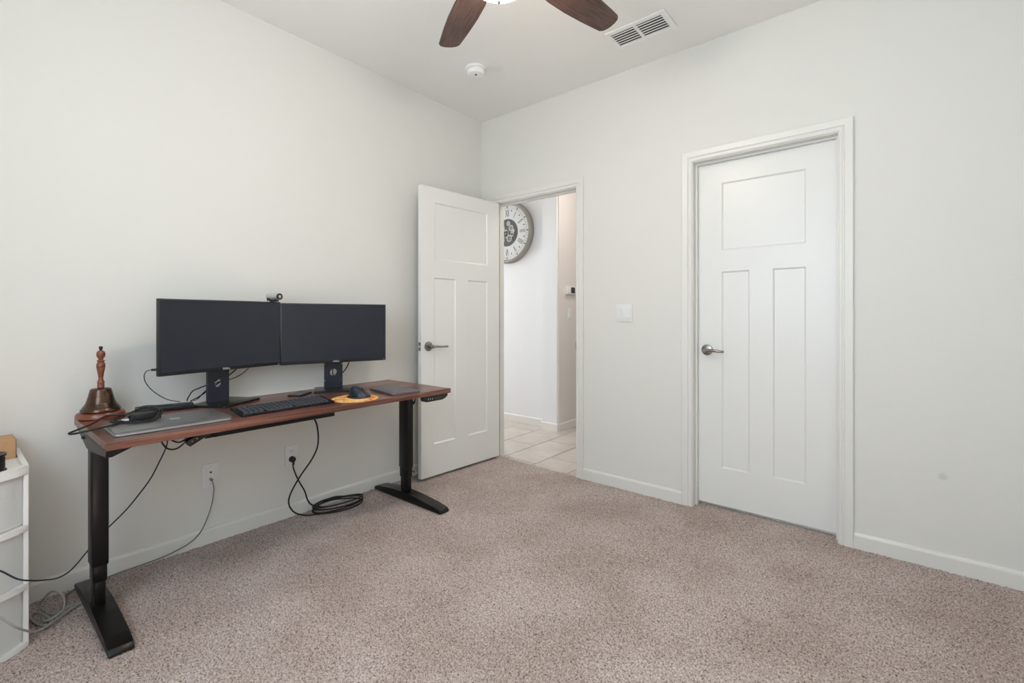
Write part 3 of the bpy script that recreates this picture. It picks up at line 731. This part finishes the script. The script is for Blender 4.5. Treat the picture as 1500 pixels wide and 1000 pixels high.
# unidentified small dark slab, modelled as a phone, at the edge of the right monitor base
t = empty('dark_slab', (.215, -1.637, TZ), math.radians(38))
b = B(); prism(b, rrect(.072, .135, .010), 0, .0072, .0015); link('phone_body', b, black_pl, t, smooth=True)
b = B(); prism(b, rrect(.066, .129, .008), .0072, .0076); link('phone_glass', b, screen_m, t)
tag(t, 'small dark phone-like slab lying beside the right monitor base behind the keyboard', 'phone')

# cables around the monitors
def cable(name, pts, r, m, label, parent=None, sub=6, n=8):
    b = B(); tube(b, pts, r, n, sub); o = link(name, b, m, parent, smooth=True)
    if not parent: tag(o, label, 'cable')
    return o
c1 = cable('usb_cable', [(.258, -2.268, .909), (.252, -2.284, .909), (.24, -2.3, .902), (.2, -2.298, .876), (.17, -2.282, .84), (.14, -2.246, .797), (.12, -2.196, .758), (.128, -2.149, .742)], .0018, dkcab_m,
           'thin dark cable looping from the left edge of the left monitor')
b = B(); box(b, (.249, -2.286, .9045), (.262, -2.2645, .9135), .001); link('usb_plug', b, black_pl, c1)
cable('display_cable', [(.118, -2.120, .7415), (.105, -2.112, .753), (.09, -2.09, .779), (.09, -2.062, .791), (.095, -2.032, .802), (.10, -2.002, .815), (.105, -1.979, .84), (.105, -1.964, .875), (.11, -1.961, .925), (.15, -1.96, .95)], .0028, rubber_m,
      'black cable arching up behind the left monitor stand')
cable('display_cable', [(.135, -2.110, .7415), (.10, -2.085, .7425), (.09, -2.066, .748), (.09, -2.039, .766), (.09, -1.995, .797), (.095, -1.958, .823), (.10, -1.92, .854), (.105, -1.894, .886), (.11, -1.881, .937), (.15, -1.88, .96)], .0030, rubber_m,
      'black cable running straight up across the left stand hole')
cable('display_cable', [(.140, -2.100, .7415), (.10, -2.07, .7425), (.08, -2.036, .771), (.08, -1.983, .808), (.08, -1.931, .816), (.085, -1.886, .832), (.09, -1.853, .858), (.10, -1.827, .898), (.11, -1.821, .95), (.15, -1.82, .97)], .0019, rubber_m,
      'thin black cable curving right of the left stand hole')
cable('display_cable', [(.165, -1.406, .93), (.14, -1.403, .889), (.13, -1.399, .836), (.13, -1.403, .805), (.13, -1.386, .775), (.12, -1.341, .794), (.12, -1.31, .824), (.12, -1.292, .859), (.14, -1.292, .921)], .0030, rubber_m,
      'black cable looped behind the hole of the right monitor stand')

# ------------------------------------------------------------------ cords under the desk
pc = cable('power_cable', [(.035, -1.583, .324), (.035, -1.588, .293), (.04, -1.580, .254), (.05, -1.561, .2), (.06, -1.534, .141), (.06, -1.518, .089), (.055, -1.493, .051), (.075, -1.453, .03), (.10, -1.40, .022)], .0042, rubber_m,
           'thick black power cord from the wall outlet up to the desk, coiled on the carpet')
b = B(); lathe(b, [(0, 0), (.017, 0), (.017, .012), (.014, .022), (.008, .026), (0, .026)], 24, Matrix.Translation((.009, -1.583, .324)) @ Matrix.Rotation(PI/2, 4, 'Y'))
cyl(b, (.030, -1.583, .322), (.034, -1.585, .296), .008, 14, .005); link('plug', b, rubber_m, pc, smooth=True)
b = B(); tube(b, [(.45, -1.685, .638), (.43, -1.657, .593), (.38, -1.623, .517), (.3, -1.588, .436), (.2, -1.57, .347), (.1, -1.578, .246), (.07, -1.617, .155), (.06, -1.623, .094), (.08, -1.600, .045), (.085, -1.541, .012), (.111, -1.497, .010), (.150, -1.441, .012)], .0042, 8)
link('cord_run', b, rubber_m, pc, smooth=True)
b = B()
cxx, cyy = .102, -1.350
for k, (ra, rb, ph, dz) in enumerate(((.142, .078, 0, .008), (.150, .073, .10, .017), (.138, .083, -.12, .026), (.146, .070, .05, .035))):
    P = []
    for i in range(16):
        a = 2*PI*i/16; u = ra*math.cos(a); v = rb*math.sin(a)
        th = math.radians(78)+ph
        xx = cxx+u*math.cos(th)-v*math.sin(th); yy = cyy+u*math.sin(th)+v*math.cos(th)
        P.append((max(xx, .024), yy, .004+dz+.008*math.sin(a+k)*(.4+.2*k)+max(0, .05-xx)*.35))
    tube(b, P, .0042, 8, 4, closed=True)
link('floor_coil', b, rubber_m, pc, smooth=True)

cx = cable('coax_cable', [(.012, -1.988, .319), (.026, -1.989, .319), (.035, -1.986, .300), (.035, -1.983, .271), (.03, -1.988, .21), (.03, -2.006, .148), (.03, -2.029, .095), (.03, -2.055, .061), (.033, -2.088, .042), (.035, -2.131, .030),
      (.025, -2.179, .016), (.022, -2.248, .010), (.026, -2.323, .010), (.033, -2.382, .010), (.041, -2.439, .010), (.051, -2.489, .010), (.070, -2.52, .010), (.128, -2.533, .012), (.16, -2.535, .012)], .0028, coaxcab_m,
      'grey cable running from the wall plate down and along the baseboard')
b = B(); cyl(b, (.012, -1.988, .319), (.026, -1.989, .319), .0065, 6); link('coax_connector', b, nickel_m, cx)
gc = cable('network_cable', [(.192, -2.498, .010), (.221, -2.534, .012), (.258, -2.567, .014), (.287, -2.597, .016), (.310, -2.619, .02), (.363, -2.645, .05), (.462, -2.685, .126), (.475, -2.708, .162), (.488, -2.735, .195), (.51, -2.79, .17), (.55, -2.88, .06), (.60, -2.98, .012), (.62, -3.15, .010)], .0036, greycab_m,
      'grey cable lying in loops on the carpet and crossing the drawer unit')
b = B(); tube(b, [(.088, -2.600, .010), (.118, -2.590, .045), (.165, -2.575, .082), (.203, -2.558, .086), (.212, -2.545, .06), (.215, -2.548, .024), (.198, -2.571, .008), (.150, -2.590, .007)], .0034, 8, closed=True)
tube(b, [(.13, -2.62, .008), (.159, -2.605, .014), (.200, -2.592, .012), (.235, -2.585, .010), (.270, -2.592, .009), (.250, -2.612, .009), (.205, -2.625, .008), (.16, -2.630, .008)], .0034, 8, closed=True)
tube(b, [(.192, -2.498, .012), (.205, -2.530, .02), (.235, -2.56, .022), (.255, -2.585, .02), (.235, -2.60, .012), (.19, -2.60, .010), (.16, -2.575, .010)], .0034, 8)
link('cable_loops', b, greycab_m, gc, smooth=True)
bc = cable('ethernet_cable', [(.45, -2.277, .690), (.45, -2.279, .64), (.43, -2.283, .603), (.4, -2.294, .554), (.36, -2.311, .488), (.3, -2.333, .42), (.25, -2.366, .351), (.2, -2.411, .283), (.18, -2.449, .234), (.18, -2.478, .198), (.2, -2.507, .173),
      (.25, -2.538, .17), (.32, -2.574, .189), (.4, -2.612, .227), (.462, -2.654, .265), (.5, -2.688, .299), (.515, -2.726, .346), (.53, -2.760, .37), (.56, -2.84, .30), (.61, -2.93, .10), (.66, -3.03, .014), (.70, -3.2, .010)], .0026, blue_m,
      'dark blue cable sagging from under the desk behind its leg to the drawers')

t = empty('cable_junction', (.505, -2.19, .655))
R = Matrix.Rotation(math.radians(28), 4, 'X')
b = B(); box(b, (-.022, -.046, -.013), (.022, .046, .013), .003, 2, R); link('strip_body', b, black_pl, t, smooth=True)
b = B()
for y in (-.030, -.012, .014, .034): cyl(b, R @ Vector((.022, y, .002)), R @ Vector((.0235, y, .002)), .003, 10)
link('strip_screw', b, nickel_m, t)
b = B(); tube(b, [(0, -.04, -.010), (-.002, -.07, -.034), (-.004, -.10, -.030), (-.005, -.12, .0), (-.005, -.125, .03)], .003, 8)
tube(b, [(0, -.04, -.002), (-.002, -.065, -.012), (-.004, -.09, .003), (-.005, -.10, .030)], .003, 8)
tube(b, [(0, -.035, .002), (-.003, -.05, .004), (-.004, -.056, .020), (-.004, -.057, .034)], .0028, 8)
link('strip_leads', b, rubber_m, t, smooth=True)
b = B(); box(b, (-.02, .052, -.012), (.02, .055, .036), 0); link('hook', b, black_mt, t)
tag(t, 'black cable junction hanging under the desk front with short leads', 'cable box')

# door stop on the baseboard behind the open door
t = empty('door_stop', (.0135, -.745, .045))
b = B()
P = [(.004+.050*i/60, .0055*math.cos(i*1.05), .0055*math.sin(i*1.05)) for i in range(61)]
tube(b, P, .0010, 6, smooth=False); link('spring', b, nickel_m, t, smooth=True)
b = B(); cyl(b, (0, 0, 0), (.005, 0, 0), .010, 16); link('mount', b, nickel_m, t, smooth=True)
b = B(); cyl(b, (.054, 0, 0), (.066, 0, 0), .008, 16); link('rubber_tip', b, plate_m, t, smooth=True)
tag(t, 'small spring door stop on the baseboard behind the open door', 'door stop')

# ------------------------------------------------------------------ plastic drawer unit at the left edge
DXb, DXf, DYa, DYb = .02, .355, -3.02, -2.650
t = empty('drawer_unit', (.19, -2.835, 0))
def front_curve(n=14, inset=0, bulge=.075):
    out = []
    for i in range(n+1):
        s = i/n; y = DYa+inset+(DYb-DYa-2*inset)*s; out.append((DXf+bulge*math.sin(PI*s)**.8-inset, y))
    return out
def plan(inset=0, back=DXb):
    return [(x-.19, y+2.835) for x, y in ([(back+inset, DYa+inset)]+front_curve(14, inset)+[(back+inset, DYb-inset)])]
ZT = .622
b = B(); prism(b, plan(0), ZT-.030, ZT-.008, .003)
# raised rim around the top
o_, i_ = plan(0), plan(.014)
n = len(o_)
for k in range(n):
    a0, a1, c0, c1 = o_[k], o_[(k+1) % n], i_[k], i_[(k+1) % n]
    vs = [[b.verts.new((*p, z)) for p in (a0, a1, c1, c0)] for z in (ZT-.010, ZT)]
    b.faces.new(vs[1]); b.faces.new((vs[0][0], vs[0][1], vs[1][1], vs[1][0])); b.faces.new((vs[0][3], vs[0][2], vs[1][2], vs[1][3]))
link('top_panel', b, pvc_m, t, smooth=True)
lv = [.012, .215, .410, ZT-.030]
def shelf(z0, z1):
    b = B(); prism(b, plan(0), z0, z1, .003); return b
link('bottom_frame', shelf(.0, .020), pvc_m, t, smooth=True)
link('shelf_frame', shelf(.200, .220), pvc_m, t, smooth=True)
link('shelf_frame', shelf(.398, .418), pvc_m, t, smooth=True)
for yy in (DYa, DYb-.014):
    b = B(); box(b, (DXf-.016-.19, yy+2.835, .015), (DXf-.19, yy+.014+2.835, ZT-.025), .003); link('front_post', b, pvc_m, t)
    b = B(); box(b, (DXb-.19, yy+2.835, .015), (DXb+.016-.19, yy+.014+2.835, ZT-.025), .003); link('rear_post', b, pvc_m, t)
    b = B(); box(b, (DXb+.016-.19, yy+.004+2.835, .015), (DXf-.016-.19, yy+.010+2.835, ZT-.025)); link('side_panel', b, clear_m, t)
for k, (z0, z1) in enumerate(((.023, .197), (.223, .395), (.421, ZT-.033))):
    b = B(); fcv = front_curve(14, .012, .078)
    for (xa, ya), (xb, yb) in zip(fcv, fcv[1:]):
        vs = [b.verts.new((x-.19, y+2.835, z)) for (x, y, z) in ((xa, ya, z0), (xb, yb, z0), (xb, yb, z1), (xa, ya, z1))]
        vb = [b.verts.new((x-.19-.003, y+2.835, z)) for (x, y, z) in ((xa, ya, z0), (xb, yb, z0), (xb, yb, z1), (xa, ya, z1))]
        b.faces.new(vs); b.faces.new(vb[::-1])
    bmesh.ops.remove_doubles(b, verts=b.verts, dist=1e-5)
    dr = link('drawer', b, clear_m, t, smooth=True)
    b = B(); box(b, (DXb+.02-.19, DYa+.020+2.835, z0), (DXf-.01-.19, DYb-.020+2.835, z0+.004)); link('drawer_bottom', b, clear_m, dr)
    b = B()
    for yy in (DYa+.018, DYb-.021): box(b, (DXb+.02-.19, yy+2.835, z0), (DXf-.01-.19, yy+.003+2.835, z1-.030))
    link('drawer_side', b, clear_m, dr)
    b = B(); box(b, (DXf+.066-.19, -.055, z1-.036), (DXf+.080-.19, .055, z1-.020), .004); link('drawer_handle', b, clear_m, dr)
tag(t, 'white plastic drawer unit with translucent curved fronts at the left edge', 'drawer unit')
# blurred contents of the bottom drawer
def item(name, lo, hi, m, label, cat):
    b = B(); box(b, lo, hi, .006); o = link(name, b, m, None, smooth=True); tag(o, label, cat)
item('dark_pouch', (.18, -2.80, .0275), (.385, -2.715, .085), mat('dark_blue_fabric', (46, 52, 66), .8), 'dark blue pouch seen through the bottom drawer front', 'pouch')
item('pink_folder', (.16, -2.93, .0275), (.395, -2.81, .105), mat('dusty_pink_card', (170, 128, 124), .8), 'dusty pink folder stack seen through the bottom drawer front', 'folder')

# cardboard box and cable spool on the drawer unit
t = empty('cardboard_box', (.118, -2.762, ZT-.008), math.radians(2))
b = B(); box(b, (-.075, -.12, 0), (.050, .093, .068), .002); link('carton', b, card_m, t)
b = B(); box(b, (-.0745, .0931, .001), (.0495, .0938, .067)); link('side_flap', b, tape_m, t)
b = B(); box(b, (.0501, .015, .030), (.0508, .042, .036)); link('hand_slot', b, tape_m, t)
tag(t, 'small brown cardboard box on top of the white drawer unit', 'box')
t = empty('cable_spool', (.332, -2.745, ZT-.008))
b = B(); lathe(b, [(0, 0), (.045, 0), (.045, .005), (.036, .007), (.036, .050), (.045, .052), (.045, .058), (0, .051)], 36); link('spool_body', b, black_pl, t, smooth=True)
b = B()
P = [((.039)*math.cos(a), (.039)*math.sin(a), .012+.034*a/(2*PI*6)) for a in [2*PI*6*i/150 for i in range(151)]]
tube(b, P, .0028, 6, smooth=False); link('wound_wire', b, rubber_m, t, smooth=True)
tag(t, 'small black wire spool standing on the white drawer unit', 'spool')

# ------------------------------------------------------------------ hall clock
t = empty('wall_clock', (-.603, 1.09, 2.040), 0)
RT = Matrix.Rotation(PI/2, 4, 'X')       # local z of the lathe -> -y (out of the wall)
def flat(z): return RT
b = B(); lathe(b, [(0, 0), (.322, 0), (.332, .006), (.334, .030), (.328, .052), (.318, .062), (.306, .064), (.300, .058), (.298, .040), (0, .040)], 72, RT); link('rim', b, clockrim, t, smooth=True)
b = B(); lathe(b, [(.296, .041), (.296, .0435), (.152, .0435), (.150, .041)], 72, RT, loop=True); fce = link('dial', b, cream_m, t, smooth=True)
b = B()
for r in (.150, .262, .292): lathe(b, [(r-.0022, .0436), (r-.0022, .0450), (r+.0022, .0450), (r+.0022, .0436)], 72, RT, loop=True)
link('dial_ring', b, gear_m, fce, smooth=True)
b = B(); lathe(b, [(0, .0405), (.148, .0405), (.148, .0412), (0, .0412)], 60, RT); hb_ = link('gear_recess', b, hub_m, t)
for s_, k in zip(('XII', 'I', 'II', 'III', 'IIII', 'V', 'VI', 'VII', 'VIII', 'IX', 'X', 'XI'), range(12)):
    a = -2*PI*k/12
    M = RT @ Matrix.Rotation(a, 4, 'Z') @ Matrix.Translation((0, .207, .0440)) @ Matrix.Diagonal((.62, 1.5, 1, 1))
    link('numeral', text_bm(s_, .074, .0006, M), ink_m, fce)
b = B()
for k in range(60):
    a = 2*PI*k/60; r0, r1 = (.266, .288) if k % 5 == 0 else (.270, .280); w = .0055 if k % 5 == 0 else .0015
    M = RT @ Matrix.Rotation(a, 4, 'Z')
    box(b, (-w, r0, .0437), (w, r1, .0446), M=M)
for k in range(12):
    M = RT @ Matrix.Rotation(2*PI*(k+.5)/12, 4, 'Z')
    prism(b, [(-.008, .238), (0, .228), (.008, .238), (0, .250)], .0437, .0446, 0, M)
link('minute_marks', b, ink_m, fce)
for (gx, gy, gr) in ((.055, .045, .032), (.070, -.020, .026), (.030, -.065, .036), (-.02, -.01, .045), (-.07, .05, .034), (-.06, -.07, .028), (.018, .098, .024), (.085, .012, .018)):
    b = B(); M = RT @ Matrix.Translation((gx, gy, 0)); lathe(b, [(gr-.011, .042), (gr-.011, .046), (gr, .046), (gr, .042)], 28, M, loop=True)
    for k in range(12): box(b, (-.002, gr-.001, .042), (.002, gr+.004, .0455), M=M @ Matrix.Rotation(2*PI*k/12, 4, 'Z'))
    for k in range(2): box(b, (-.0022, -gr+.004, .0425), (.0022, gr-.004, .045), M=M @ Matrix.Rotation(PI/2*k, 4, 'Z'))
    link('gear', b, gear_m, hb_, smooth=True)
for L_, w, a in ((.13, .006, -1.9), (.19, .0045, 2.6)):
    b = B(); prism(b, [(-w, -.03), (w, -.03), (w*.6, L_), (0, L_+.02), (-w*.6, L_)], .048, .0495, 0, RT @ Matrix.Rotation(a, 4, 'Z')); link('clock_hand', b, ink_m, t)
tag(t, 'large round wall clock with Roman numerals and open gears in the hall', 'clock')

# strike plate on the latch jamb of the hall doorway
b = B(); box(b, (DX1-.0065, -.004, .90), (DX1-.0030, .034, .957), .0005, 1); o = link('strike_plate', b, nickel_m)
tag(o, 'small metal strike plate on the right jamb of the hall doorway', 'strike plate')
